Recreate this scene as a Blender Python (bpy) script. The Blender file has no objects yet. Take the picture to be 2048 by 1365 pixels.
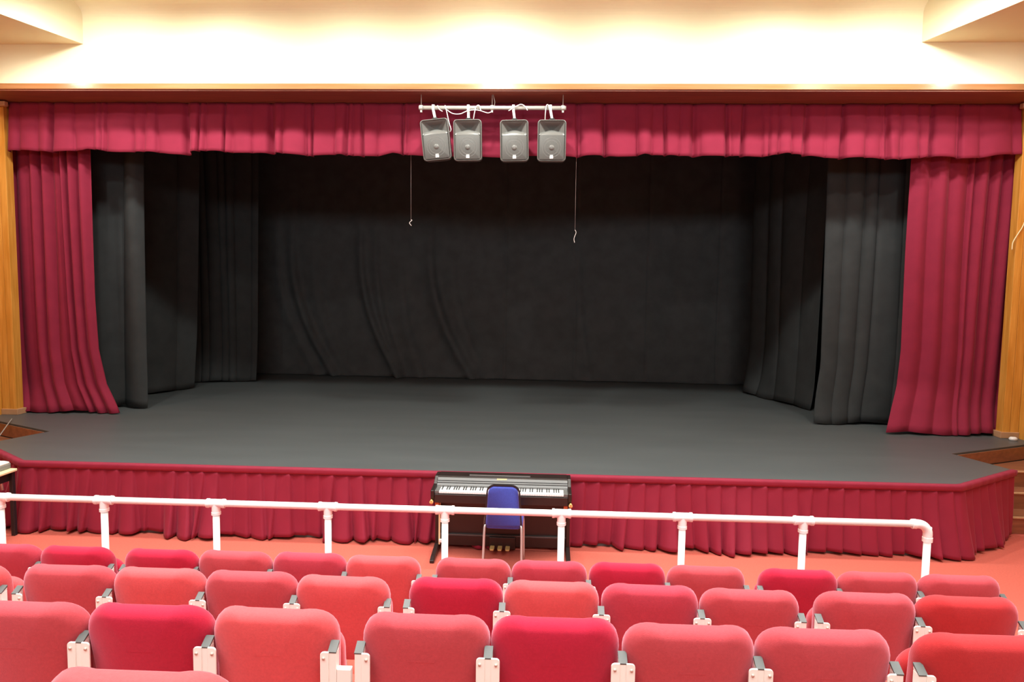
import bpy, bmesh, math, random
from mathutils import Vector, Matrix
C = bpy.context.scene.collection
PI = math.pi

# ------------------------------------------------------------------ camera
F, CX, CY, CZ, YAW, PITCH, ROLL = 1362.9, .6911, -7.041, 2.7296, .046, .0794, .0143
_f = Vector((-math.sin(YAW)*math.cos(PITCH), math.cos(YAW)*math.cos(PITCH), -math.sin(PITCH)))
_r = Vector((math.cos(YAW), math.sin(YAW), 0)); _u = _r.cross(_f)
RR = math.cos(ROLL)*_r + math.sin(ROLL)*_u
UU = -math.sin(ROLL)*_r + math.cos(ROLL)*_u
cam = bpy.data.objects.new('camera', bpy.data.cameras.new('camera')); C.objects.link(cam)
cam.matrix_world = Matrix(((RR.x, UU.x, -_f.x, CX), (RR.y, UU.y, -_f.y, CY), (RR.z, UU.z, -_f.z, CZ), (0, 0, 0, 1)))
cam.data.sensor_width = 36; cam.data.lens = F/2048*36; cam.data.clip_end = 100
bpy.context.scene.camera = cam

def U(px, py, ax, val):
    """measured photo point -> point on the real plane (axis ax = val)"""
    d = _f + RR*((px-1024)/F) - UU*((py-682.5)/F)
    o = Vector((CX, CY, CZ))
    return o + d*((val-o[ax])/d[ax])

# ------------------------------------------------------------------ light
sc = bpy.context.scene
sc.view_settings.view_transform = 'Standard'; sc.view_settings.look = 'None'
sc.view_settings.exposure = 0.0; sc.view_settings.gamma = 1.0; sc.view_settings.use_curve_mapping = False
w = bpy.data.worlds.new('world'); sc.world = w; w.use_nodes = True
w.node_tree.nodes['Background'].inputs[0].default_value = (1, .95, .9, 1)
w.node_tree.nodes['Background'].inputs[1].default_value = 0.15

def area(name, loc, sx, sy, power, col=(.93, 1, .97), rot=(0, 0, 0)):
    l = bpy.data.lights.new(name, 'AREA'); l.shape = 'RECTANGLE'; l.size = sx; l.size_y = sy
    l.energy = power; l.color = col
    o = bpy.data.objects.new(name, l); C.objects.link(o); o.location = loc; o.rotation_euler = rot
    return o
def spot(name, loc, power, rot, ang, blend, rad, col=(.97, 1, .93)):
    l = bpy.data.lights.new(name, 'SPOT'); l.energy = power; l.color = col
    l.spot_size = ang; l.spot_blend = blend; l.shadow_soft_size = rad
    o = bpy.data.objects.new(name, l); C.objects.link(o); o.location = loc; o.rotation_euler = rot
    return o
for ly, sy_, pw, sp in ((-3.2, 3.2, 520, 100), (-7.5, 3.5, 450, 112), (-11.0, 2.5, 210, 120)):
    o_ = area('house_light', (0, ly, 6.2), 11, sy_, pw); o_.data.spread = math.radians(sp)
o_ = area('rear_flood', (.3, -10.5, 5.62), 9, .9, 105, (.92, .98, 1), (math.radians(84), 0, 0)); o_.data.spread = math.radians(75)
for lx in (-3.55, 0.0, 3.55):
    spot('wall_downlight', (lx, .80, 6.2), 300, (math.radians(14), 0, 0), math.radians(168), 1.0, .09)
for lx in (-1.8, 1.8, -4.9, 4.9):
    spot('wall_downlight', (lx, .72, 6.2), 260, (math.radians(14), 0, 0), math.radians(168), 1.0, .13)
for lx in (-5.1, -.2, 5.1):
    spot('ceiling_downlight', (lx, -1.55, 6.30), 260, (math.radians(74), 0, 0), math.radians(46), 1.0, .13)
for lx in (-6.2, 6.2):
    spot('wall_downlight', (lx, .9, 5.72), 110, (math.radians(14), 0, 0), math.radians(168), 1.0, .10)

# ------------------------------------------------------------------ materials
def S(r, g, b):
    f = lambda c: (c/255/12.92) if c/255 <= .04045 else ((c/255+.055)/1.055)**2.4
    return (f(r), f(g), f(b))
MATS = {}
def mat(name, col, rough=.6, metal=0, noise=.0, nscale=8, bump=0, bscale=200, sheen=0, spec=.5, stretch=None, col2=None):
    if name in MATS: return MATS[name]
    m = bpy.data.materials.new(name); m.use_nodes = True; nt = m.node_tree
    b = nt.nodes['Principled BSDF']
    b.inputs['Roughness'].default_value = rough; b.inputs['Metallic'].default_value = metal
    b.inputs['Specular IOR Level'].default_value = spec
    if sheen:
        b.inputs['Sheen Weight'].default_value = sheen; b.inputs['Sheen Roughness'].default_value = .4
        b.inputs['Sheen Tint'].default_value = (1, col[1]*1.2+.45, col[2]*1.2+.55, 1)
    tc = nt.nodes.new('ShaderNodeTexCoord'); mp = nt.nodes.new('ShaderNodeMapping')
    nt.links.new(tc.outputs['Object'], mp.inputs[0])
    if stretch: mp.inputs['Scale'].default_value = stretch
    n = nt.nodes.new('ShaderNodeTexNoise'); n.inputs['Scale'].default_value = nscale; n.inputs['Detail'].default_value = 5
    nt.links.new(mp.outputs[0], n.inputs['Vector'])
    mix = nt.nodes.new('ShaderNodeMix'); mix.data_type = 'RGBA'
    c2 = col2 or tuple(c*(1-noise) for c in col)
    mix.inputs[6].default_value = (*c2, 1)
    mix.inputs[7].default_value = (*(col if col2 else tuple(min(1, c*(1+noise)) for c in col)), 1)
    cr = nt.nodes.new('ShaderNodeMapRange'); cr.inputs[1].default_value = .3; cr.inputs[2].default_value = .7
    nt.links.new(n.outputs[0], cr.inputs[0]); nt.links.new(cr.outputs[0], mix.inputs[0])
    nt.links.new(mix.outputs[2], b.inputs['Base Color'])
    if bump:
        n2 = nt.nodes.new('ShaderNodeTexNoise'); n2.inputs['Scale'].default_value = bscale
        nt.links.new(tc.outputs['Object'], n2.inputs['Vector'])
        bp = nt.nodes.new('ShaderNodeBump'); bp.inputs['Strength'].default_value = bump; bp.inputs['Distance'].default_value = .004
        nt.links.new(n2.outputs[0], bp.inputs['Height']); nt.links.new(bp.outputs[0], b.inputs['Normal'])
    MATS[name] = m
    return m
M = dict(
    cream=mat('cream_paint', (.85, .80, .55), .8, noise=.02, nscale=2),
    soffit=mat('soffit_paint', (.80, .74, .52), .8, noise=.02, nscale=2),
    carpet=mat('red_carpet', (.55, .122, .088), .95, noise=.07, nscale=60, bump=.3, bscale=400, spec=.1),
    tiercarpet=mat('bounce_cut_carpet', (.05, .045, .045), .95, noise=.1, nscale=60),  # invented dark colour for the unseen rear tiers, cuts red bounce light
    wood=mat('orange_wood', (.74, .36, .07), .28, nscale=3, stretch=(9, 9, .6), col2=(.56, .235, .03)),
    trimwood=mat('trim_wood', (.44, .20, .085), .22, nscale=3, stretch=(.6, 9, 9), col2=(.36, .15, .055)),
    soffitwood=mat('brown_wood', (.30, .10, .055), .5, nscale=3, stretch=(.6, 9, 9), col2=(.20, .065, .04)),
    stairwood=mat('stair_wood', (.32, .12, .06), .3, nscale=4, stretch=(.6, 6, 6), col2=(.20, .075, .04)),
    nosing=mat('worn_nosing', (.5, .28, .15), .4, noise=.1),
    vinyl=mat('black_vinyl', (.082, .089, .090), .45, noise=.07, nscale=1.3, stretch=(.5, 2.5, 1), spec=.5),
    darkpaint=mat('black_paint', (.012, .012, .013), .9),
    red=mat('red_velvet', (.25, .021, .048), .85, noise=.06, nscale=5, bump=.2, bscale=300, sheen=.12, spec=.15),
    redskirt=mat('red_satin', (.27, .021, .046), .7, noise=.06, nscale=5, bump=.15, bscale=300, sheen=.12, spec=.2),
    backcloth=mat('black_cloth_lifted', (.060, .064, .066), .95, noise=.12, nscale=4, bump=.15, bscale=300, spec=.1),  # black cloth with a lightened colour, standing in for fill light on the backdrop
    black=mat('black_cloth', (.038, .041, .042), .95, noise=.12, nscale=4, bump=.15, bscale=300, spec=.1),
    white=mat('white_gloss', (.92, .91, .89), .3, noise=.01),
    post=mat('cream_enamel', (.84, .82, .77), .35, noise=.01),
    grey=mat('grey_plastic', (.26, .26, .25), .5, noise=.03),
    cap=mat('grey_cap', (.085, .085, .08), .5),
    bolt=mat('bolt_steel', (.62, .55, .48), .4, metal=.3),
    speaker=mat('speaker_shell', (.125, .122, .113), .5, noise=.05, nscale=30, bump=.2, bscale=300),
    grille=mat('speaker_grille', (.075, .073, .067), .55, noise=.25, nscale=250),
    grilledk=mat('horn_plastic', (.07, .07, .066), .55),
    hornplastic=mat('horn_grey', (.15, .147, .137), .3),
    cone=mat('cone_grey', (.13, .127, .118), .35),
    pipe=mat('galvanised_pipe', (.40, .38, .34), .45, noise=.06, nscale=20),
    whiteplastic=mat('white_plastic', (.85, .83, .80), .4),
    piano=mat('dark_rosewood', (.020, .0115, .010), .35, noise=.2, nscale=6),
    pianogrey=mat('panel_grey', (.12, .115, .11), .35),
    key=mat('white_keys', (.90, .88, .86), .3),
    bkey=mat('black_keys', (.012, .012, .012), .35),
    gold=mat('gold_metal', (.75, .50, .18), .35),
    blue=mat('blue_fabric', (.035, .05, .30), .85, noise=.12, nscale=80, sheen=.2),
    blackmetal=mat('black_metal', (.015, .015, .017), .4),
    chrome=mat('grey_tube', (.50, .49, .48), .35, metal=.5),
    laminate=mat('cream_laminate', (.85, .74, .45), .4),
    orangeblock=mat('orange_block', (.55, .16, .05), .5),
)
SHADES = {
    'salmon': mat('seat_salmon', (.60, .080, .085), .92, noise=.06, nscale=90, bump=.25, bscale=350, sheen=.75, spec=.1),
    'faded':  mat('seat_faded', (.45, .058, .070), .92, noise=.06, nscale=90, bump=.25, bscale=350, sheen=.75, spec=.1),
    'rose':   mat('seat_rose', (.43, .042, .064), .92, noise=.06, nscale=90, bump=.25, bscale=350, sheen=.75, spec=.1),
    'crimson': mat('seat_crimson', (.42, .015, .040), .92, noise=.06, nscale=90, bump=.25, bscale=350, sheen=.7, spec=.1),
    'red':    mat('seat_red', (.42, .028, .030), .92, noise=.06, nscale=90, bump=.25, bscale=350, sheen=.7, spec=.1),
}

# ------------------------------------------------------------------ helpers
def obj(name, verts, faces, m, parent=None, smooth=True, loc=None):
    me = bpy.data.meshes.new(name); me.from_pydata([tuple(v) for v in verts], [], faces); me.update()
    bm = bmesh.new(); bm.from_mesh(me); bmesh.ops.recalc_face_normals(bm, faces=bm.faces); bm.to_mesh(me); bm.free()
    if smooth:
        for p in me.polygons: p.use_smooth = True
    me.materials.append(m)
    o = bpy.data.objects.new(name, me); C.objects.link(o)
    if parent: o.parent = parent
    if loc: o.location = loc
    return o
def tag(o, label, cat, group=None):
    o['label'] = label; o['category'] = cat
    if group: o['group'] = group
    return o
def thing(name, label, cat, loc=(0, 0, 0), rz=0, group=None):
    o = bpy.data.objects.new(name, None); C.objects.link(o); o.empty_display_size = .1
    o.location = loc; o.rotation_euler = (0, 0, rz)
    return tag(o, label, cat, group)
def struct(o):
    o['kind'] = 'structure'; return o
class MB:
    def __init__(s): s.v = []; s.f = []
    def add(s, v, f):
        n = len(s.v); s.v += [Vector(q) for q in v]; s.f += [tuple(i+n for i in q) for q in f]; return s
    def box(s, x0, x1, y0, y1, z0, z1):
        v = [(x, y, z) for x in (x0, x1) for y in (y0, y1) for z in (z0, z1)]
        return s.add(v, [(0, 1, 3, 2), (4, 6, 7, 5), (0, 4, 5, 1), (2, 3, 7, 6), (0, 2, 6, 4), (1, 5, 7, 3)])
    def prism(s, pts, a0, a1, axis):   # polygon pts extruded along axis
        def mk(p, a):
            if axis == 0: return (a, p[0], p[1])
            if axis == 1: return (p[0], a, p[1])
            return (p[0], p[1], a)
        n = len(pts); v = [mk(p, a0) for p in pts]+[mk(p, a1) for p in pts]
        f = [tuple(range(n)), tuple(range(2*n-1, n-1, -1))]+[(i, (i+1) % n, n+(i+1) % n, n+i) for i in range(n)]
        return s.add(v, f)
    def loft(s, loops, cap0=True, cap1=True):
        n = len(loops[0]); v = [q for l in loops for q in l]; f = []
        for k in range(len(loops)-1):
            for i in range(n): f.append((k*n+i, k*n+(i+1) % n, (k+1)*n+(i+1) % n, (k+1)*n+i))
        if cap0: f.append(tuple(range(n)))
        if cap1: f.append(tuple((len(loops)-1)*n+i for i in range(n)))
        return s.add(v, f)
    def tube(s, pts, r, n=10, cr=0):
        pts = [Vector(p) for p in pts]
        if cr:
            q = [pts[0]*2-pts[1]]+pts+[pts[-1]*2-pts[-2]]; out = []
            for i in range(1, len(q)-2):
                for k in range(cr):
                    t = k/cr; a, b, c, d = q[i-1], q[i], q[i+1], q[i+2]
                    out.append(.5*((2*b)+(c-a)*t+(2*a-5*b+4*c-d)*t*t+(3*b-a-3*c+d)*t**3))
            pts = out+[pts[-1]]
        loops = []; prev = None
        for i, p in enumerate(pts):
            t = (pts[min(i+1, len(pts)-1)]-pts[max(i-1, 0)]).normalized()
            if prev is None:
                a = Vector((0, 0, 1)) if abs(t.z) < .9 else Vector((1, 0, 0)); x = t.cross(a).normalized()
            else: x = (prev - t*prev.dot(t)).normalized()
            prev = x; y = t.cross(x)
            loops.append([p + x*r*math.cos(2*PI*k/n) + y*r*math.sin(2*PI*k/n) for k in range(n)])
        return s.loft(loops)
    def cyl(s, c, r, h, axis=2, n=24, r2=None):
        r2 = r if r2 is None else r2; loops = []
        for a, rad in ((0, r), (h, r2)):
            l = []
            for k in range(n):
                q = [0, 0, 0]; q[axis] = a; q[(axis+1) % 3] = rad*math.cos(2*PI*k/n); q[(axis+2) % 3] = rad*math.sin(2*PI*k/n)
                l.append(Vector(c)+Vector(q))
            loops.append(l)
        return s.loft(loops)
    def build(s, name, m, parent=None, smooth=False, bevel=0, seg=2, loc=None):
        o = obj(name, s.v, s.f, m, parent, smooth, loc)
        if bevel:
            b = o.modifiers.new('bevel', 'BEVEL'); b.width = bevel; b.segments = seg; b.limit_method = 'ANGLE'; b.angle_limit = math.radians(40)
        return o
def smooth_angle(o, deg=40):
    for p in o.data.polygons: p.use_smooth = True
    o.modifiers.new('edges', 'EDGE_SPLIT').split_angle = math.radians(deg)
    return o
def rrect(w, h, r, n=6, rb=None):
    """rounded rectangle outline in (x,z): list of (x,z); r top radius, rb bottom radius"""
    rb = r if rb is None else rb; out = []
    for cx, cz, rad, a0 in ((w/2-r, h/2-r, r, 0), (-w/2+r, h/2-r, r, PI/2), (-w/2+rb, -h/2+rb, rb, PI), (w/2-rb, -h/2+rb, rb, 1.5*PI)):
        for k in range(n+1):
            a = a0+PI/2*k/n; out.append((cx+rad*math.cos(a), cz+rad*math.sin(a)))
    return out
def grid(name, nU, nV, fn, m, parent=None, thick=.006):
    v = [fn(i/nU, j/nV) for j in range(nV+1) for i in range(nU+1)]
    f = [(j*(nU+1)+i, j*(nU+1)+i+1, (j+1)*(nU+1)+i+1, (j+1)*(nU+1)+i) for j in range(nV) for i in range(nU)]
    o = obj(name, v, f, m, parent)
    if thick:
        md = o.modifiers.new('thickness', 'SOLIDIFY'); md.thickness = thick; md.offset = 0
    return o
def knots(width, lo, hi, rng):
    k = [0]
    while k[-1] < width: k.append(k[-1]+rng.uniform(lo, hi))
    return k, [rng.uniform(.45, 1.15) for _ in k]
def bulge(s, K, p=.55):
    k, a = K
    for i in range(len(k)-1):
        if s <= k[i+1]:
            fr = max(0, min(1, (s-k[i])/(k[i+1]-k[i]))); return a[i]*(4*fr*(1-fr))**p
    return 0
def lerp(a, b, t): return a+(b-a)*t
def poly(tab, x):
    if x <= tab[0][0]: return tab[0][1]
    for (a, p), (b, q) in zip(tab, tab[1:]):
        if x <= b: return lerp(p, q, (x-a)/(b-a))
    return tab[-1][1]
def sm(t): t = max(0, min(1, t)); return t*t*(3-2*t)

# ================================================================== the setting
H = .76                                             # stage height
CL, CR = (-4.95, .0), (4.99, .04)
EL, ER = (-5.98, .72), (5.98, .72)
# auditorium floor
struct(MB().box(-9, 9, -13, 9, -.2, 0).build('floor', M['carpet']))
# stage
pts = [CL, CR, ER, (5.73, 1.45), (7.2, 2.16), (7.2, 2.7), (8.6, 2.7), (8.6, 8), (-8.6, 8), (-8.6, 2.7), (-7.2, 2.7), (-7.2, 2.16), (-5.73, 1.45), EL]
struct(MB().prism(pts, .004, H, 2).build('stage_floor', M['vinyl']))
# side stairs up to the stage
for sx, nm in ((-1, 'stairs_left'), (1, 'stairs_right')):
    b = MB(); nz = MB()
    P = lambda x, y: (sx*x, y)
    b.prism([P(6.04, .80), P(7.19, .80), P(7.19, 2.1), P(5.81, 1.44)], .004, .19, 2)
    b.prism([P(5.95, 1.13), P(7.19, 1.13), P(7.19, 2.1), P(5.83, 1.44)], .19, .38, 2)
    b.prism([P(5.88, 1.40), P(7.19, 1.40), P(7.19, 2.1), P(5.85, 1.46)], .38, .57, 2)
    st = struct(b.build(nm, M['stairwood']))
    MB().prism([P(5.76, 1.448), P(7.19, 2.138), P(7.19, 2.122), P(5.79, 1.442)], .575, H-.02, 2).build('riser_board', M['stairwood'], st)
    for y, z, x0 in ((.80, .19, 6.06), (1.13, .38, 5.98), (1.40, .57, 5.92)):
        x = sorted((sx*x0, sx*7.18)); nz = MB().box(x[0], x[1], y-.018, y+.03, z-.012, z+.006)
        nz.build('nosing', M['nosing'], st, bevel=.005)
# side walls (orange wood cladding), with the proscenium jambs
for sx, nm in ((-1, 'wall_left'), (1, 'wall_right')):
    b = MB(); x = sorted((sx*7.2, sx*7.5)); b.box(x[0], x[1], -13, 2.5, .0, 6.6)
    n = 0; y = 2.5
    struct(b.build(nm, M['wood']))
    # jamb: vertical boards facing the house
    j = MB(); xs = [6.985, 7.085, 7.2]
    for a, c in zip(xs, xs[1:]):
        q = sorted((sx*a, sx*(c-.004))); j.box(q[0], q[1], 2.46, 2.60, H, 5.22)
    q = sorted((sx*7.2, sx*8.6)); j.box(q[0], q[1], 2.52, 2.62, H, 5.24)
    jo = struct(j.build('trim_1' if sx < 0 else 'trim_2', M['wood'], bevel=.004))
    q = sorted((sx*6.955, sx*7.2)); MB().box(q[0], q[1], 2.44, 2.62, H, H+.085).build('plinth', M['nosing'], jo, bevel=.006)
    q = sorted((sx*6.90, sx*7.2)); MB().box(q[0], q[1], 2.38, 2.455, 5.16, 5.225).build('bracket', M['nosing'], jo, bevel=.01)
# header: wooden pelmet with painted wall above
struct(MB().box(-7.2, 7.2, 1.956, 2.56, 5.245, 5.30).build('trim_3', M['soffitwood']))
struct(MB().box(-7.2, 7.2, 1.935, 1.975, 5.262, 5.335).build('trim_4', M['trimwood'], bevel=.004))
struct(MB().box(-7.2, 7.2, 1.97, 2.30, 5.335, 6.6).build('wall_front', M['cream']))
struct(MB().box(-7.5, 7.5, -13, 1.97, 6.36, 6.6).build('ceiling', M['cream']))
# cove between front wall and ceiling
cv = [(1.97, 6.36)]+[(1.97-.16+.16*math.cos(a), 6.20+.16*math.sin(a)) for a in [PI/2*k/8 for k in range(8, -1, -1)]]
struct(MB().prism(cv, -7.2, 7.2, 0).build('trim_5', M['cream']))
# dropped side soffits, flaring towards the audience
for sx, nm in ((-1, 'trim_6'), (1, 'trim_7')):
    x0 = 5.453 if sx < 0 else 5.346
    p = [(sx*x0, 1.969), (sx*7.19, 1.969), (sx*7.19, -6), (sx*7.1, -6), (sx*(x0+.56), .2)]
    struct(MB().prism(p, 5.85, 6.36, 2).build(nm, M['soffit']))
# stage house
struct(MB().box(-8.8, 8.8, 7.9, 8.1, .0, 7).build('wall_back', M['darkpaint']))
for sx in (-1, 1):
    x = sorted((sx*8.4, sx*8.8)); struct(MB().box(x[0], x[1], 2.6, 8, H, 7).build('wall_stage_left' if sx < 0 else 'wall_stage_right', M['darkpaint']))
struct(MB().box(-8.8, 8.8, 2.32, 8.1, 6.9, 7.1).build('ceiling_stage', M['darkpaint']))
struct(MB().box(-7.2, 7.2, 2.56, 2.60, 5.25, 7).build('wall_proscenium', M['darkpaint']))
struct(MB().box(-7.5, 7.5, -13.2, -13, 0, 6.6).build('wall_rear', M['cream']))
# seating tiers
ROWY = [-2.787, -3.690, -4.593, -5.496]
ROWZ = [.953, 1.212, 1.470, 1.738]
for k in range(1, 6):
    struct(MB().box(-7.19, 7.19, -12.9, -2.93-.903*(k-1), .259*(k-1)+.002, .259*k).build('seating_tier', M['carpet'] if k < 4 else M['tiercarpet'], bevel=.01))

# ================================================================== drapery
RZ = random.Random(7)
# --- valance
K = knots(14, .07, .46, random.Random(3))
GAPS = [(U(px, 260, 1, 2.47).x, gw) for px, gw in ((100, .03), (368, .035), (397, .02), (447, .02), (538, .035), (622, .02), (693, .03), (722, .02), (806, .02), (1153, .018), (1208, .03), (1330, .02), (1389, .04), (1454, .025), (1490, .025), (1616, .035), (1690, .02), (1775, .03), (1868, .03), (1925, .02))]
hem = [(0, 4.545), (.08, 4.56), (.085, 4.58), (.12, 4.545), (.184, 4.53), (.19, 4.56), (.25, 4.555), (.27, 4.535), (.32, 4.52), (.355, 4.515), (.385, 4.52), (.395, 4.55), (.41, 4.52), (.45, 4.50), (.50, 4.515), (.54, 4.51), (.555, 4.545), (.575, 4.515), (.62, 4.52), (.645, 4.555), (.66, 4.53), (.70, 4.55), (.72, 4.525), (.76, 4.545), (.78, 4.575), (.80, 4.545), (.85, 4.515), (.88, 4.505), (.92, 4.535), (.95, 4.53), (1, 4.575)]
def val(u, v):
    x = lerp(-6.96, 6.965, u); d = bulge(u*14, K, .38)
    z0 = poly(hem, u)+.012*math.sin(u*97); z = lerp(z0, 5.24, v)
    w_ = .35+.65*(1-v)
    for gx, gw in GAPS: d -= 1.0*math.exp(-((x-gx)/gw)**2)
    return (x + .02*math.sin(u*210)*(1-v), 2.55-.11*d*w_-.01*(1-v), z)
tag(grid('stage_valance', 900, 14, val, M['red']), 'short gathered crimson valance hanging across the top of the stage opening', 'curtain')

def edge(pxs, y, zfloor=None):
    out = []
    for px, py in pxs:
        p = U(px, py, 1, y); out.append((p.z, (p.x, y)))
    if zfloor:
        p = U(*zfloor, 2, H+.01); out.append((H+.01, (p.x, p.y)))
    return sorted(out)
def epos(tab, z):
    return (poly([(a, b[0]) for a, b in tab], z), poly([(a, b[1]) for a, b in tab], z))
def drape(name, label, eL, eR, zt, m, lo, hi, amp, seed, kn=None, nU=220, nV=44, wid=None, mid=None, curl=.06, power=.6, group=None):
    rng = random.Random(seed); wid = wid or 1.3; Kn = kn or knots(wid, lo, hi, rng)
    ph = [rng.uniform(0, 6.28) for _ in range(4)]
    def fn(u, v):
        z = lerp(H+.012, zt, v)
        a = epos(eL, z); b = epos(eR, z); hgt = z-H
        uu = u + .02*math.sin(5*u+ph[0]+3*v)*math.sin(PI*u)
        x = lerp(a[0], b[0], u); y = lerp(a[1], b[1], u)
        if mid:                                     # bow of the plan line
            y += mid[1]*4*u*(1-u); x += mid[0]*4*u*(1-u)
        tx, ty = b[0]-a[0], b[1]-a[1]; L = math.hypot(tx, ty) or 1
        nx, ny = ty/L, -tx/L
        if ny > 0: nx, ny = -nx, -ny
        d = amp*bulge(uu*wid, Kn, power)*(.55+.45*sm(hgt/3.5)) + .02*math.sin(9*u+ph[1]+1.5*v)
        low = max(0, 1-hgt/.5)
        d += curl*low*low*(.6+.6*math.sin(7*u+ph[2]))
        return (x+nx*d, y+ny*d, z + (.015*math.sin(11*u+ph[3])+.015)*low)
    return tag(grid(name, nU, nV, fn, m), label, 'curtain', group)

# --- red proscenium legs
yl = 2.78
eR_ = edge([(183, 310), (187, 470), (191, 600), (198, 700), (214, 770)], yl, (245, 826))
eL_ = [(H, (-7.25, yl-.12)), (1.2, (-7.35, yl-.02)), (5, (-7.4, yl))]
drape('red_curtain', 'tall crimson velvet curtain hanging at the left side of the stage opening', eL_, eR_, 5.4, M['red'], .07, .28, .13, 11, wid=1.65, power=1.3)
eL_ = edge([(1823, 325), (1812, 500), (1803, 700), (1794, 775)], yl, (1772, 868))
eR_ = [(H, (7.3, yl-.12)), (1.2, (7.35, yl-.02)), (5, (7.4, yl))]
drape('red_curtain', 'tall crimson velvet curtain hanging at the right side of the stage opening', eL_, eR_, 5.4, M['red'], .06, .28, .12, 23, wid=1.65, power=1.3)
# --- black legs
def E2(top, bot, ytop):
    p = U(*top, 1, ytop); q = U(*bot, 2, H+.01); r = U(lerp(top[0], bot[0], .45), lerp(top[1], bot[1], .78), 1, lerp(ytop, q.y, .5))
    return [(H+.01, (q.x, q.y)), (r.z, (r.x, r.y)), (p.z, (p.x, p.y)), (p.z+1, (p.x, p.y))]
drape('black_leg_curtain', 'black masking curtain hanging just behind the left red curtain', [(H, (-7.0, 3.15)), (5, (-6.95, 3.2))], E2((298, 312), (303, 814), 3.35), 5.9, M['black'], .45, .75, .22, 5, kn=([0, .45, 1.06, 1.46], [.6, .25, 1.2, 0]), wid=1.4, curl=.09, power=.9)
drape('black_leg_curtain', 'second black masking curtain from the left, turned edge on to the stage', [(H, (-6.5, 4.15)), (5, (-6.75, 4.2))], E2((396, 312), (386, 776), 5.2), 5.9, M['black'], .35, .6, .12, 6, wid=1.4, mid=(-.0, -.12))
drape('black_leg_curtain', 'black masking curtain hanging at the far left corner by the backdrop', [(H, (-6.45, 5.95)), (5, (-6.55, 5.95))], E2((518, 340), (513, 763), 6.35), 5.9, M['black'], .12, .28, .08, 8, wid=1.5)
drape('black_leg_curtain', 'black masking curtain hanging just behind the right red curtain', E2((1655, 320), (1622, 845), 3.35), [(H, (6.5, 3.2)), (5, (6.6, 3.25))], 5.9, M['black'], .14, .4, .08, 9, wid=1.7, curl=.09)
drape('black_leg_curtain', 'black masking curtain angled at the far right beside the backdrop', E2((1513, 345), (1490, 784), 6.35), [(H, (5.15, 4.3)), (5, (5.2, 4.2))], 5.9, M['black'], .3, .6, .10, 10, wid=1.7, mid=(-.05, .1))
# --- backdrop
RG = [(-5.05, .05, .16, .9), (-4.72, .10, .14, .95), (-4.3, .05, .2, .8), (-3.22, .10, .12, .85), (-2.9, .06, .13, .6), (-2.4, .05, .2, .5), (-1.72, .11, .16, .95), (-1.3, .05, .2, .8), (1.4, .03, .15, .3)]
SEAM = [-.13, 1.36, 2.86, 4.3]
def back(u, v):
    x = lerp(-6.7, 6.3, u); z = lerp(H+.01, 6.3, v); d = 0
    t = max(0, 1-(z-H)/2.7)
    for x0, a, w_, ln in RG:
        xc = x0+ln*t*t; q = (x-xc)/w_
        d += 1.7*a*math.exp(-(q*q if q < 0 else q*q*4))*sm(1.25-(z-H)/3.6)
    for s_ in SEAM: d -= .025*math.exp(-((x-s_)/.02)**2)
    d += .035*math.sin(x*3.1+1)*sm((x-2)/2) + .02*math.sin(x*9+2*math.sin(x))*sm((x-2.6)/1)+.02*math.sin(x*1.9)
    d += .10*max(0, 1-(z-H)/.35)**2
    return (x, 7.42-.02*x-d, z)
tag(grid('black_backdrop', 520, 60, back, M['backcloth']), 'wide black backdrop cloth hanging across the rear of the stage', 'curtain')

# --- stage skirt
path = [Vector((*EL, 0)), Vector((*CL, 0)), Vector((*CR, 0)), Vector((*ER, 0))]
seg = [(path[i+1]-path[i]).length for i in range(3)]; TOT = sum(seg)
def pat(s):
    s = max(0, min(TOT, s))
    for i in range(3):
        if s <= seg[i] or i == 2: return path[i].lerp(path[i+1], s/seg[i])
        s -= seg[i]
def nrm(s):
    t = (pat(s+.12)-pat(s-.12)).normalized(); return Vector((t.y, -t.x, 0))
rs = random.Random(21); NP = int(TOT/.155); PW = TOT/NP
pa = [rs.uniform(.6, 1.25) for _ in range(NP+2)]; pb = [rs.uniform(.2, 1.4) for _ in range(NP+2)]; pl = [rs.uniform(-.07, .07) for _ in range(NP+2)]
def skirt(u, v):
    s = u*TOT; i = min(NP-1, int(s/PW)); fr = s/PW-i
    saw = fr/.86 if fr < .86 else (1-fr)/.14
    d = .008+.022*saw*pa[i]
    k = (1-v)**1.3
    rnd_ = math.sin(PI*fr)*pb[i]
    low = .065*saw*pa[i]*pb[i]+.035*rnd_*pb[i] + .035*math.sin(s*2.3)+.035*math.sin(s*6.3+1+math.sin(s*1.7))
    d += k*(low+.04)*sm(min(s, TOT-s)/.6+.1)
    d = max(d, .006+.006*saw)
    sh = k*lerp(pl[i], pl[i+1], sm(fr))
    p = pat(s+sh); n = nrm(s)
    z = lerp(.012+.012*(1+math.sin(s*7.7)), H-.048, v)
    return p+n*d+Vector((0, 0, z))
sk = thing('stage_skirt', 'pleated crimson fabric skirt around the front edge of the stage', 'stage skirt', (0, 0, 0))
grid('pleated_cloth', NP*12, 16, skirt, M['redskirt'], sk)
def band(u, v):
    s = u*TOT; return pat(s)+nrm(s)*((.036+.008*math.sin(PI*v)+.003*math.sin(s*40))*(1 if v < .9 else -.4))+Vector((0, 0, lerp(H-.056, H+.004, min(1, v/.75))))
grid('header_band', NP*4, 4, band, M['redskirt'], sk, thick=.008)

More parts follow.
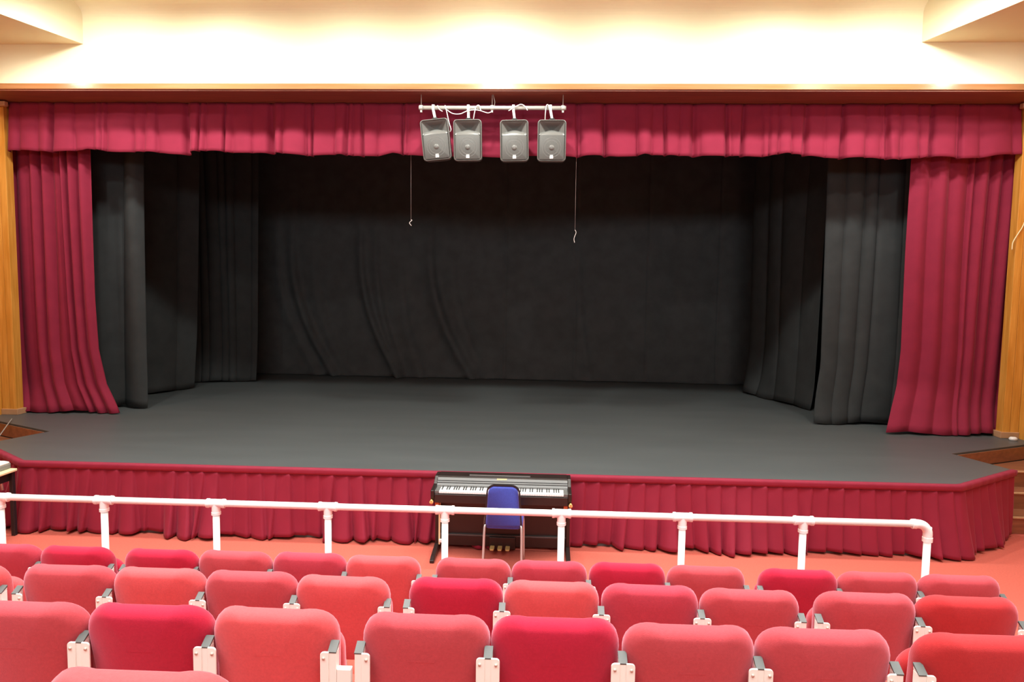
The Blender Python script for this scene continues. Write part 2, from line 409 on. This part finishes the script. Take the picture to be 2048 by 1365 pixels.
# ================================================================== speakers on their bar
YB = 2.12; ZB = U(985, 216, 1, YB).z
xa, xb = U(838, 215, 1, YB).x, U(1132, 216, 1, YB).x
bar = thing('speaker_bar', 'grey horizontal pipe hung under the wooden pelmet above the stage', 'pipe', ((xa+xb)/2, YB, ZB))
hl = (xb-xa)/2
MB().cyl((-hl, 0, 0), .026, 2*hl, 0).build('pipe', M['pipe'], bar, True)
for x in (-hl+.03, .0, hl-.04):
    b = MB().cyl((x-.022, 0, 0), .034, .044, 0); b.box(x-.012, x+.012, -.012, .012, -.06, -.03)
    smooth_angle(b.build('clamp', M['pipe'], bar))
    b = MB().tube([(x, 0, .02), (x, 0, 5.245-ZB)], .005, 8)
    if abs(x) < .1: b.tube([(x+.03, 0, .02), (x+.035, 0, .08), (x+.012, 0, 5.245-ZB)], .005, 8)
    b.build('hanger_rod', M['pipe'], bar, True)

def cabinet(root):
    W_, H_, D_ = .372, .530, .30
    loops = []
    for y, sx, sz, r in ((.15, .58, .86, .03), (.12, .66, .93, .04), (-.02, .97, .99, .05), (-.12, 1, 1, .045), (-.145, .985, .99, .045), (-.15, .94, .96, .04), (-.135, .90, .935, .035)):
        loops.append([Vector((x, y, z)) for x, z in rrect(W_*sx, H_*sz, r)])
    b = MB().loft(loops, True, False)
    smooth_angle(b.build('cabinet', M['speaker'], root), 50)
    # horn: flared mouth shrinking into a dark throat
    hz0, hz1, hw = .068, .245, .163
    L = []
    for y, wx, a, c in ((-.137, hw, hz0, hz1), (-.128, hw*.96, hz0+.022, hz1-.008), (-.06, hw*.60, hz0+.055, hz1-.03), (.02, hw*.16, .130, .165)):
        q = []
        for k in range(12): t = k/12; q.append(Vector((lerp(-wx, wx, t), y, a+(.020 if y > -.13 else 0)*math.sin(PI*t))))
        for k in range(12): t = k/12; q.append(Vector((wx, y, lerp(a, c, t))))
        for k in range(12): t = k/12; q.append(Vector((lerp(wx, -wx, t), y, c)))
        for k in range(12): t = k/12; q.append(Vector((-wx, y, lerp(c, a, t))))
        L.append(q)
    ho = MB().loft(L, False, True).build('horn', M['hornplastic'], root, True)
    gz = (-.243+.065)/2; gh = .065+.243
    g = MB().loft([[Vector((x, y, z+gz)) for x, z in rrect(.328*s_, gh*s_, .02)] for y, s_ in ((-.128, 1), (-.144, 1), (-.147, .97))])
    gr = smooth_angle(g.build('grille', M['grille'], root), 30)
    ring = MB()
    n = 36; lo_ = []
    for k in range(n): a = 2*PI*k/n; lo_.append(Vector((math.cos(a), 0, math.sin(a))))
    for R_ in (.118, .085):
        ring.loft([[p*R_+Vector((0, -.1462, gz)) for p in lo_], [p*(R_+.004)+Vector((0, -.1495, gz)) for p in lo_], [p*(R_+.008)+Vector((0, -.1462, gz)) for p in lo_]], False, False)
    ring.build('woofer_ring', M['cone'], gr, True)
    dm = MB().loft([[p*r_+Vector((0, y, gz)) for p in lo_] for r_, y in ((.036, -.1465), (.030, -.153), (.020, -.158), (.008, -.160))], False, True)
    dm.build('dust_cap', M['cone'], gr, True)
    b = MB().box(-.022, .022, -.152, -.146, -.228, -.196); b.box(-.020, .020, -.152, -.146, -.191, -.183)
    b.build('badge', M['whiteplastic'], gr)
    # mount
    m = MB().cyl((0, 0, .262), .028, .02, 2, 20); m.cyl((0, 0, .280), .018, .016, 2, 16); m.cyl((0, 0, .294), .036, .008, 2, 20)
    smooth_angle(m.build('swivel', M['grilledk'], root))
spk = [((871, 278), 6.0, 'leftmost grey loudspeaker under the pipe, tilted clockwise-down with a trailing cable', (867, 213)),
       ((935, 279), 1.0, 'grey loudspeaker second from left under the hanging pipe', (937, 213)),
       ((1028.5, 280), 1.2, 'grey loudspeaker third from left under the hanging pipe', (1027, 214)),
       ((1103.5, 280), 0.0, 'rightmost grey loudspeaker hanging below the right end of the pipe', (1101, 214))]
spk[0] = (spk[0][0], spk[0][1], 'leftmost grey loudspeaker under the hanging pipe, leaning to one side', spk[0][3])
SP = []
for (px, py), tilt, lab, (bx, by) in spk:
    p = U(px, py, 1, YB-.15)
    t = thing('loudspeaker', lab, 'speaker', (p.x, YB, p.z), 0, 'loudspeakers on the hanging pipe')
    cabinet(t)
    t.rotation_euler = (math.radians(3), -math.radians(tilt), 0)
    # white strap from the pipe down to the swivel (part of the speaker's mount)
    bpx = U(bx, by, 1, YB).x
    mw = Matrix.Translation((p.x, YB, p.z)) @ t.rotation_euler.to_matrix().to_4x4()
    inv = mw.inverted()
    top = mw @ Vector((0, 0, .300))
    s_ = MB()
    q = [Vector((bpx-.017, YB-.034, ZB+.035)), Vector((bpx+.017, YB-.034, ZB+.035)), Vector((bpx+.017, YB+.034, ZB+.035)), Vector((bpx-.017, YB+.034, ZB+.035))]
    q2 = [Vector((a.x, a.y, ZB-.03)) for a in q]
    q3 = [Vector((top.x+(a.x-bpx)*.9, a.y*.5+YB*.5, top.z)) for a in q]
    s_.loft([[inv@a for a in l] for l in (q, q2, q3)])
    s_.build('strap', M['whiteplastic'], t, bevel=.003)
    SP.append((p, bpx))
# white leads
def lead(lab, pts, r=.006):
    b = MB().tube(pts, r, 8, cr=8); o = b.build('speaker_cable', M['whiteplastic'], None, True)
    return tag(o, lab, 'cable', 'white speaker leads')
def B(px, py, dy=-.045): return U(px, py, 1, YB+dy)
lead('white lead dangling beside the leftmost loudspeaker and looped at its side', [B(890, 211, -.01), B(893, 222), B(898, 245), B(902, 260), B(897, 267, -.02), B(900, 276, -.02), B(897, 283, .02)])
lead('white lead sagging along the pipe between the two left loudspeakers', [B(894, 220), B(905, 227), B(920, 228), B(935, 222), B(950, 220), B(962, 222), B(975, 226), B(983, 224)])
lead('white lead looping over the pipe down to the second loudspeaker', [B(962, 222), B(958, 211), B(952, 214), B(949, 226), B(947, 238, -.02)])
lead('white lead arched over the pipe by the third loudspeaker', [B(1017, 222), B(1030, 214), B(1042, 209), B(1050, 213), B(1055, 221)])
lead('white lead hooked over the pipe behind the rightmost loudspeaker', [B(1100, 222), B(1097, 211), B(1093, 211), B(1091, 224), B(1090, 241, .02)])
lead('short white lead draped over the left end of the pipe', [B(875, 211), B(879, 219), B(885, 223)])
# hanging wires
for (a, bq, c, lab) in (((821, 300), (822, 440), [(824, 441), (819, 446), (823, 452)], 'thin wire with a bent end hanging before the backdrop, left of the speakers'),
                        ((1152, 300), (1150, 460), [(1152, 466), (1148, 477), (1149, 486)], 'thin longer wire with a bent end hanging before the backdrop, right of the speakers')):
    pts_ = [U(*a, 1, 2.72), U(*bq, 1, 2.72)]; pts_[0].z = 6.899
    b = MB().tube(pts_, .0015, 6); b.tube([pts_[1]]+[U(*q, 1, 2.72) for q in c], .005, 6, cr=4)
    tag(b.build('hanging_wire', M['whiteplastic'], None, True), lab, 'wire', 'wires hanging above the stage')

# ================================================================== piano
pn = thing('upright_digital_piano', 'dark brown digital piano with white keys and gold pedals against the red skirt', 'piano', (.305, 0, 0))
PX = .69; YF, YK = -.55, -.12
for sx in (-1, 1):
    x = sorted((sx*PX, sx*(PX-.035)))
    prof = [(-.11, .02), (-.11, .80), (-.27, .80), (-.36, .745), (YF, .730), (YF, .665), (YF+.03, .605), (-.32, .59), (-.27, .55), (-.25, .10), (-.25, .02)]
    MB().prism(prof, x[0], x[1], 0).build('side_panel', M['piano'], pn, bevel=.006)
    ft = [(-.10, .0), (-.10, .07), (-.26, .085), (-.50, .05), (-.57, .03), (-.57, .0)]
    MB().prism(ft, x[0]-.004, x[1]+.004, 0).build('foot', M['piano'], pn, bevel=.006)
    x = sorted((sx*(PX-.036), sx*(PX-.075)))
    MB().box(x[0], x[1], YF+.02, -.36, .69, .722).build('end_block', M['pianogrey'], pn, bevel=.004)
    MB().box(x[0]+.0, x[1]+.0, YF+.05, -.42, .55, .60).build('corner_block', M['orangeblock'], pn, bevel=.004)
    k = MB().cyl((sx*(PX-.01), YF-.018, .615), .018, .03, 1, 16); k.cyl((sx*(PX-.01), YF-.02, .63), .010, .03, 1, 12)
    k.build('latch', M['gold'], pn, True)
XI = PX-.036
MB().box(-XI, XI, YF+.01, -.14, .605, .690).build('key_bed', M['piano'], pn, bevel=.004)
fb = MB().prism([(-.375, .700), (-.362, .728), (-.30, .790), (-.275, .800), (-.275, .70)], -XI, XI, 0).build('fall_board', M['piano'], pn)
MB().prism([(-.374, .7145), (-.366, .7335), (-.352, .748), (-.352, .7145)], -XI, XI, 0).build('control_strip', M['pianogrey'], fb)
MB().prism([(-.345, .755), (-.335, .764), (-.330, .762), (-.340, .752)], -XI, XI, 0).build('groove_strip', M['pianogrey'], fb)
MB().prism([(-.326, .772), (-.3035, .7945), (-.298, .793), (-.310, .772)], -XI, XI, 0).build('upper_strip', M['pianogrey'], fb)
MB().prism([(-.316, .786), (-.306, .796), (-.304, .794), (-.314, .784)], -.055, .045, 0).build('nameplate', M['gold'], fb)
MB().box(-XI, XI, -.275, -.11, .785, .802).build('top_panel', M['piano'], pn, bevel=.004)
MB().box(-.34, .28, -.27, -.25, .802, .816).build('music_rest', M['pianogrey'], pn, bevel=.003)
MB().box(-XI, XI, -.16, -.135, .16, .61).build('lower_panel', M['piano'], pn)
MB().box(-XI, XI, -.19, -.135, .045, .155).build('bottom_rail', M['piano'], pn, bevel=.004)
MB().box(-XI, XI, -.194, -.135, .156, .164).build('trim_strip', M['pianogrey'], pn)
MB().box(-.135, .135, -.225, -.19, .03, .155).build('pedal_box', M['piano'], pn, bevel=.004)
for x in (-.079, 0, .079):
    pd = [(-.022, -.225), (.022, -.225), (.024, -.30), (.018, -.335), (-.018, -.335), (-.024, -.30)]
    MB().prism([(x-.02+a, b) for a, b in pd], .055, .070, 2).build('pedal', M['gold'], pn, bevel=.004)
MB().box(-.648, -.630, -.30, -.275, .09, .60).build('pale_post', M['laminate'], pn, bevel=.003)
MB().box(-.64, -.585, -.33, -.30, .12, .155).build('white_plug', M['whiteplastic'], pn, bevel=.008)
kb = MB().box(-.612, .6125, -.52, -.37, .690, .697).build('keyboard', M['bkey'], pn)
kw = 1.225/52; key0 = None
for i in range(52):
    x = -.6125+i*kw
    if key0 is None:
        key0 = MB().box(.0006, kw-.0006, -.525, -.372, .697, .716).build('white_key', M['key'], kb, bevel=.001, seg=1); o = key0
    else:
        o = key0.copy(); C.objects.link(o); o.parent = kb
    o.location = (x, 0, 0)
bk0 = None
for i in range(51):
    if (i+5) % 7 in (2, 6): continue           # no black key between E-F and B-C (keyboard starts on A)
    if bk0 is None:
        bk0 = MB().loft([[Vector((x, y, z)) for x, y in ((-a, y0), (a, y0), (a, -.372), (-a, -.372))] for z, a, y0 in ((.716, .0055, -.468), (.727, .0042, -.462))]).build('black_key', M['bkey'], kb); o = bk0
    else:
        o = bk0.copy(); C.objects.link(o); o.parent = kb
    o.location = (-.6125+(i+1)*kw, 0, 0)

# ================================================================== blue chair
ch = thing('stacking_chair', 'blue padded stacking chair with grey tube legs drawn up to the piano', 'chair', (.352, -.66, 0), math.radians(-1.5))
def shield(sc_, y, dz=0, grow=0):
    out = []
    zb, zt, wb, wt, r = .500-grow, .885+grow, .160+grow, .140+grow, .062+grow
    cs = [((wt-r), zt-r, r, 0), (-(wt-r), zt-r, r, PI/2), (-(wb-.025), zb+.025, .025, PI), (wb-.025, zb+.025, .025, 1.5*PI)]
    for cx, cz, rad, a0 in cs:
        for k in range(8):
            a = a0+PI/2*k/7; out.append(Vector(((cx+rad*math.cos(a))*sc_, y-.06*((cz+rad*math.sin(a))-.5), .69+(cz+rad*math.sin(a)-.69)*sc_+dz)))
    return out
b = MB().loft([shield(.93, -.222), shield(.985, -.212), shield(1, -.205), shield(1, -.185), shield(.985, -.172), shield(.93, -.162)])
b.build('backrest', M['blue'], ch, True)
b = MB().loft([shield(1, -.199, 0, .003), shield(1, -.199, 0, .018), shield(1, -.185, 0, .018), shield(1, -.185, 0, .003), shield(1, -.199, 0, .003)], False, False)
smooth_angle(b.build('edging', M['blackmetal'], ch))
st_ = [[Vector((x, y, z)) for x, y in rrect(.36*s_, .40*s_, .06)] for z, s_ in ((.478, .95), (.486, 1), (.515, 1), (.532, .96), (.538, .85))]
b = MB().loft([[v+Vector((0, -.01, 0)) for v in l] for l in st_]); b.build('seat', M['blue'], ch, True)
for sx in (-1, 1):
    MB().tube([(sx*.150, -.17, .50), (sx*.172, -.20, .49), (sx*.178, -.235, .25), (sx*.184, -.275, .004)], .0105, 10, cr=4).build('leg', M['chrome'], ch, True)
    MB().tube([(sx*.155-.012, -.12, .47), (sx*.172-.014, .12, .468), (sx*.190-.018, .17, .44), (sx*.200-.022, .20, .004)], .0105, 10, cr=4).build('leg', M['chrome'], ch, True)
    MB().tube([(sx*.135, -.165, .46), (sx*.135, -.175, .56), (sx*.130, -.19, .70)], .010, 8).build('back_support', M['blackmetal'], ch, True)

# ================================================================== guard rail
RY, RH = -2.2, 1.095
gr = thing('guard_rail', 'white tubular guard rail on posts in front of the first seat row', 'railing', (0, RY, 0))
RX = [-4.22, -3.377, -2.571, -1.715, -.872, -.004, .846, 1.715, 2.569]
XE = 3.437
r = .0245
el = [(XE-.09, 0, RH)]+[(XE-.07+.07*math.sin(a), 0, RH-.07+.07*math.cos(a)) for a in [PI/2*k/8 for k in range(9)]]+[(XE, 0, RH-.11)]
MB().tube([(-4.6, 0, RH), (XE-.06, 0, RH)], r, 20).build('top_rail', M['white'], gr, True)
e = MB().tube(el, .031, 20); e.tube([(XE-.115, 0, RH), (XE-.085, 0, RH)], .034, 20); e.tube([(XE, 0, RH-.095), (XE, 0, RH-.125)], .034, 20)
smooth_angle(e.build('elbow_fitting', M['white'], gr), 50)
for x in RX+[XE]:
    po = MB().tube([(x, 0, .006), (x, 0, RH-.02)], r, 20).build('post', M['white'], gr, True)
    f = MB().cyl((x, 0, .003), .05, .012, 2, 24); f.cyl((x, 0, .012), .033, .03, 2, 20)
    smooth_angle(f.build('base_flange', M['white'], po))
    if x != XE:
        t = MB().tube([(x-.065, 0, RH), (x+.065, 0, RH)], .031, 20); t.tube([(x-.068, 0, RH), (x-.05, 0, RH)], .034, 20); t.tube([(x+.05, 0, RH), (x+.068, 0, RH)], .034, 20)
        t.tube([(x, 0, RH), (x, 0, RH-.085)], .031, 20); t.tube([(x, 0, RH-.065), (x, 0, RH-.085)], .034, 20)
        smooth_angle(t.build('tee_fitting', M['white'], gr), 50)

# ================================================================== theatre seats
W_S = .500
def cushion(w, h, t, r, rb, bend, dip, puff, n=8):
    """padded panel centred on origin in x/z, back face at y=0 facing -y, thickness t towards +y"""
    base = rrect(w, h, r, n, rb); loops = []
    def loop(ins, y):
        sx, sz = (w-2*ins)/w, (h-2*ins)/h
        return [(x*sx, y, z*sz) for x, z in base]
    prof = [(.62*h/2, -puff), (.40*h/2, -puff*.95), (.2*h/2, -puff*.75)]
    e_ = t*.42
    for k in range(7):
        a = PI/2*k/6; prof.append((e_*(1-math.sin(a))*.85, e_*(1-math.cos(a))*1.0))
    for k in range(1, 7):
        a = PI/2*k/6; prof.append((e_*(1-math.cos(a))*.85, t-e_*(1-math.sin(a))))
    prof += [(.2*h/2, t+puff*.75), (.40*h/2, t+puff*.95), (.62*h/2, t+puff)]
    for ins, y in prof: loops.append(loop(ins, y))
    m_ = MB().loft(loops)
    for v in m_.v:
        q = v.x/(w/2)
        v.y += bend*q*q
        top = max(0, v.z/(h/2))
        v.z += dip*(q*q-.5)*top
    return m_
seat = thing('theatre_seat', 'x', 'seat')
LEAN = math.radians(9)
BH = .50
b = cushion(W_S, BH, .095, .135, .05, .050, .030, .006)
for v in b.v:                          # lean back about the bottom edge; origin = seat foot on the row floor
    z = v.z+BH/2; y, zz = v.y, z
    v.y = math.cos(LEAN)*y - math.sin(LEAN)*zz + math.sin(LEAN)*BH
    v.z = math.sin(LEAN)*y + math.cos(LEAN)*zz + .945-math.cos(LEAN)*BH-.012
for v in b.v: v.x *= 1-.06*sm((.815-v.z)/.10)
pb_ = b.build('backrest', SHADES['faded'], seat, True)
c = cushion(.455, .40, .085, .09, .05, .0, .0, .008)
for v in c.v:                          # seat pad folded up in front of the backrest
    z = v.z+.20
    y = v.y; v.y = y*math.cos(.10)-z*math.sin(.10)+.245; v.z = z+.385
pc_ = c.build('seat_pad', SHADES['faded'], seat, True)
SEATPARTS = [pb_, pc_]
for sx in (-1, 1):
    SEATPARTS.append(MB().box(sx*.205-.012, sx*.205+.012, .06, .24, .395, .43).build('hinge_arm', M['post'], seat, bevel=.004))

def place_seat(x, row, shade, lab, first=[True]):
    if first[0]:
        t = seat; parts = list(SEATPARTS); first[0] = False
    else:
        t = seat.copy(); C.objects.link(t); parts = []
        for ob in SEATPARTS:
            k = ob.copy(); C.objects.link(k); k.parent = t; parts.append(k)
    for k in parts[:2]:
        k.material_slots[0].link = 'OBJECT'; k.material_slots[0].material = SHADES[shade]
    rj = random.Random(int(x*1000)+row)
    t.location = (x, ROWY[row], ROWZ[row]-.953+.008)
    t.rotation_euler = (math.radians(rj.uniform(-1.2, 1.2)), 0, math.radians(rj.uniform(-.9, .9)))
    tag(t, lab, 'seat', ['seats in the row nearest the stage', 'seats in the middle row', 'seats in the near row', None][row])
    if row == 3: 
        if 'group' in t: del t['group']

PZ = .953-.148                         # top of plates above the row's reference floor
def make_post(name, kind):
    """kind: 'mid' (plate both sides), 'lend' (plate on the right side only), 'rend' (plate on the left only)"""
    t = thing(name, 'x', 'post')
    yb = .028
    tube = MB().box(-.016, .016, yb, yb+.042, .012, PZ)
    # slanted tube end rising to the front
    tube.add([(-.016, yb, PZ), (.016, yb, PZ), (.016, yb+.042, PZ), (-.016, yb+.042, PZ), (.016, yb+.042, PZ+.020), (-.016, yb+.042, PZ+.020)],
             [(0, 1, 4, 5), (0, 3, 5), (1, 4, 2), (2, 3, 5, 4), (0, 1, 2, 3)])
    tube.build('tube', M['post'], t, bevel=.003)
    cp = MB().add([(-.0165, yb-.001, PZ+.001), (.0165, yb-.001, PZ+.001), (.0165, yb+.044, PZ+.026), (-.0165, yb+.044, PZ+.026), (-.0165, yb-.001, PZ-.004), (.0165, yb-.001, PZ-.004), (.0165, yb+.044, PZ+.016), (-.0165, yb+.044, PZ+.016)],
                  [(0, 1, 2, 3), (4, 7, 6, 5), (0, 4, 5, 1), (1, 5, 6, 2), (2, 6, 7, 3), (3, 7, 4, 0)])
    cp.build('end_cap', M['cap'], t)
    if kind == 'rlink': MB().box(.016, .071, yb+.004, yb+.034, PZ-.155, PZ-.070).build('link_plate', M['post'], t, bevel=.003)
    sides = {'mid': (-1, 1), 'lend': (1,), 'rend': (-1,), 'rlink': (-1,)}[kind]
    for sx in sides:
        x0, x1 = sorted((sx*.012, sx*.045)); r_ = .014; h0, h1 = PZ-.155, PZ+.002
        o_ = []
        # outer corners rounded
        for cx, cz, a0 in ((x1-r_ if sx > 0 else x0+r_, h1-r_, 0 if sx > 0 else PI/2), (x1-r_ if sx > 0 else x0+r_, h0+r_, 1.5*PI if sx > 0 else PI)):
            o_.append([(cx+r_*math.cos(a0+PI/2*k/5), cz+r_*math.sin(a0+PI/2*k/5)) for k in range(6)])
        if sx > 0: pg = o_[1]+o_[0]+[(x0, h1), (x0, h0)]
        else: pg = o_[0]+o_[1]+[(x1, h0), (x1, h1)]
        MB().prism(pg, yb-.006, yb+.002, 1).build('plate', M['post'], t, bevel=.0015, seg=1)
        for zz in (PZ-.022, PZ-.135):
            b_ = MB().cyl((sx*.031, yb-.011, zz), .0058, .008, 1, 12); b_.build('bolt', M['bolt'], t, True)
    MB().box(-.03, .03, .02, .095, .002, .014).build('foot_plate', M['post'], t, bevel=.003)
    return t
PROT = {}
def place_post(x, row, kind, lab):
    if kind not in PROT:
        PROT[kind] = make_post('seat_post', kind); t = PROT[kind]
    else:
        t = PROT[kind].copy(); C.objects.link(t)
        for ch_ in list(PROT[kind].children):
            k = ch_.copy(); C.objects.link(k); k.parent = t
    t.location = (x, ROWY[row], max(0, .259*row))
    t.scale = (1, 1, 1)
    t.location.z = ROWZ[row]-.953
    tag(t, lab, 'post', ['white posts of the row nearest the stage', 'white posts of the middle row', 'white posts of the near row', None][row])
    if row == 3 and 'group' in t: del t['group']

ORD = ['first', 'second', 'third', 'fourth', 'fifth', 'sixth', 'seventh', 'eighth', 'ninth', 'tenth', 'eleventh', 'twelfth', 'thirteenth', 'fourteenth', 'fifteenth', 'sixteenth', 'seventeenth', 'eighteenth']
UN = {-1: [-4.205, -3.70, -3.195, -2.69, -2.183], 0: [-2.095, -1.602, -1.098, -.595, -.097], 1: [.006, .503, 1.013, 1.523, 2.027], 2: [2.113, 2.613, 3.118, 3.625]}
ROWNAME = ['row nearest the stage', 'middle row', 'near row', 'row closest to the viewer']
WORD = {'salmon': 'pale salmon red', 'faded': 'faded red', 'rose': 'rose red', 'crimson': 'deep crimson', 'red': 'bright red'}
PLAN = [
    [(-1, 2, 'rose'), (-1, 3, 'crimson'), (0, 0, 'crimson'), (0, 1, 'faded'), (0, 2, 'rose'), (0, 3, 'salmon'), (1, 0, 'faded'), (1, 1, 'rose'), (1, 2, 'crimson'), (1, 3, 'faded'), (2, 0, 'crimson'), (2, 1, 'faded'), (2, 2, 'faded')],
    [(-1, 3, 'salmon'), (0, 0, 'faded'), (0, 1, 'salmon'), (0, 2, 'faded'), (0, 3, 'salmon'), (1, 0, 'crimson'), (1, 1, 'salmon'), (1, 2, 'rose'), (1, 3, 'faded'), (2, 0, 'faded'), (2, 1, 'red')],
    [(0, 1, 'faded'), (0, 2, 'crimson'), (0, 3, 'salmon'), (1, 0, 'faded'), (1, 1, 'crimson'), (1, 2, 'faded'), (1, 3, 'faded'), (2, 0, 'red')],
    [(0, 3, 'salmon')],
]
for row, pl_ in enumerate(PLAN):
    posts = {}
    for n, (u_, i, shd) in enumerate(pl_):
        a, b_ = UN[u_][i], UN[u_][i+1]
        if row == 3: lab = 'red seat top showing at the bottom edge, in the row closest to the viewer'
        else: lab = f'{WORD[shd]} folding theatre seat, {ORD[n]} from left in the {ROWNAME[row]}'
        place_seat((a+b_)/2, row, shd, lab)
        last = len(UN[u_])-1
        posts[a] = 'lend' if i == 0 else 'mid'; posts[b_] = 'rend' if i+1 == last else 'mid'
    for n, x in enumerate(sorted(posts)):
        kind = posts[x]
        if kind == 'rend' and n+1 < len(posts): kind = 'rlink'
        if row == 3: lab = f'white seat post under the {"left" if n == 0 else "right"} side of the seat closest to the viewer'
        else: lab = f'white seat post with {"two plates" if kind == "mid" else "one plate"}, {ORD[n]} from left, {ROWNAME[row]}'
        place_post(x, row, kind, lab)

# ================================================================== side table with its things
tb = thing('side_table', 'cream topped table with black legs at the left corner of the stage', 'table', (-5.25, -.62, 0))
MB().prism(rrect(.74, .94, .03), .70, .722, 2).build('table_top', M['laminate'], tb, bevel=.004)
for sx in (-1, 1):
    for sy in (-1, 1):
        MB().box(sx*.325-.02, sx*.325+.02, sy*.43-.02, sy*.43+.02, .002, .70).build('leg', M['blackmetal'], tb, bevel=.003)
MB().box(-.32, .32, -.43, -.40, .60, .70).build('apron', M['blackmetal'], tb)
MB().box(.29, .31, -.43, .43, .60, .70).build('apron', M['blackmetal'], tb)
MB().tube([(.27, .33, .70), (.29, .34, .52)], .014, 10).build('support_tube', M['chrome'], tb, True)
dv = thing('tabletop_device', 'grey box with a pale curved lid lying on the cream side table', 'device', (-5.13, -.335, .722))
MB().prism(rrect(.34, .42, .05), .0, .055, 2).build('body', M['grey'], dv, bevel=.01)
l_ = MB().loft([[Vector((x, y, z)) for x, y in rrect(.33*s_, .41*s_, .05*s_)] for z, s_ in ((.055, 1), (.068, .98), (.080, .85), (.088, .6))]); l_.build('lid', M['whiteplastic'], dv, True)
MB().box(-.08, .10, -.12, .10, .086, .092).build('panel', M['grey'], dv, bevel=.003)
q = lambda px, py: U(px, py, 1, -.12)
tag(MB().tube([Vector((-4.95, -.14, .69)), q(28, 1003), q(25, 1030), q(24, 1036), q(28, 1034), q(31, 1023)], .006, 8, cr=6).build('dangling_cable', M['whiteplastic'], None, True), 'white cable dangling below the right edge of the side table', 'cable')

# ================================================================== small things at the jambs
cb = MB().tube([U(2024, 500, 1, 2.44), U(2026, 485, 1, 2.44), U(2036, 468, 1, 2.44), U(2046, 452, 1, 2.44), U(2056, 425, 1, 2.44)], .007, 8, cr=6)
tag(cb.build('wall_cable', M['laminate'], None, True), 'pale cable loop hanging on the right wooden jamb', 'cable')
p0 = U(2026, 882, 2, H)
lm = MB().loft([[Vector((p0.x, p0.y, H))+Vector((rad*math.cos(2*PI*k/20), rad*.8*math.sin(2*PI*k/20), z)) for k in range(20)] for z, rad in ((.003, .045), (.03, .055), (.05, .035))])
tag(lm.build('white_puck', M['whiteplastic'], None, True), 'small white object on the stage edge below the right wooden jamb', 'object')
tag(MB().tube([U(24, 838, 2, H+.03), U(15, 850, 2, H+.006), U(2, 868, 1, 1.5), U(-10, 885, 1, 1.3)], .006, 8, cr=6).build('floor_cable', M['pipe'], None, True), 'thin pale cable slanting down beside the left wooden jamb', 'cable')
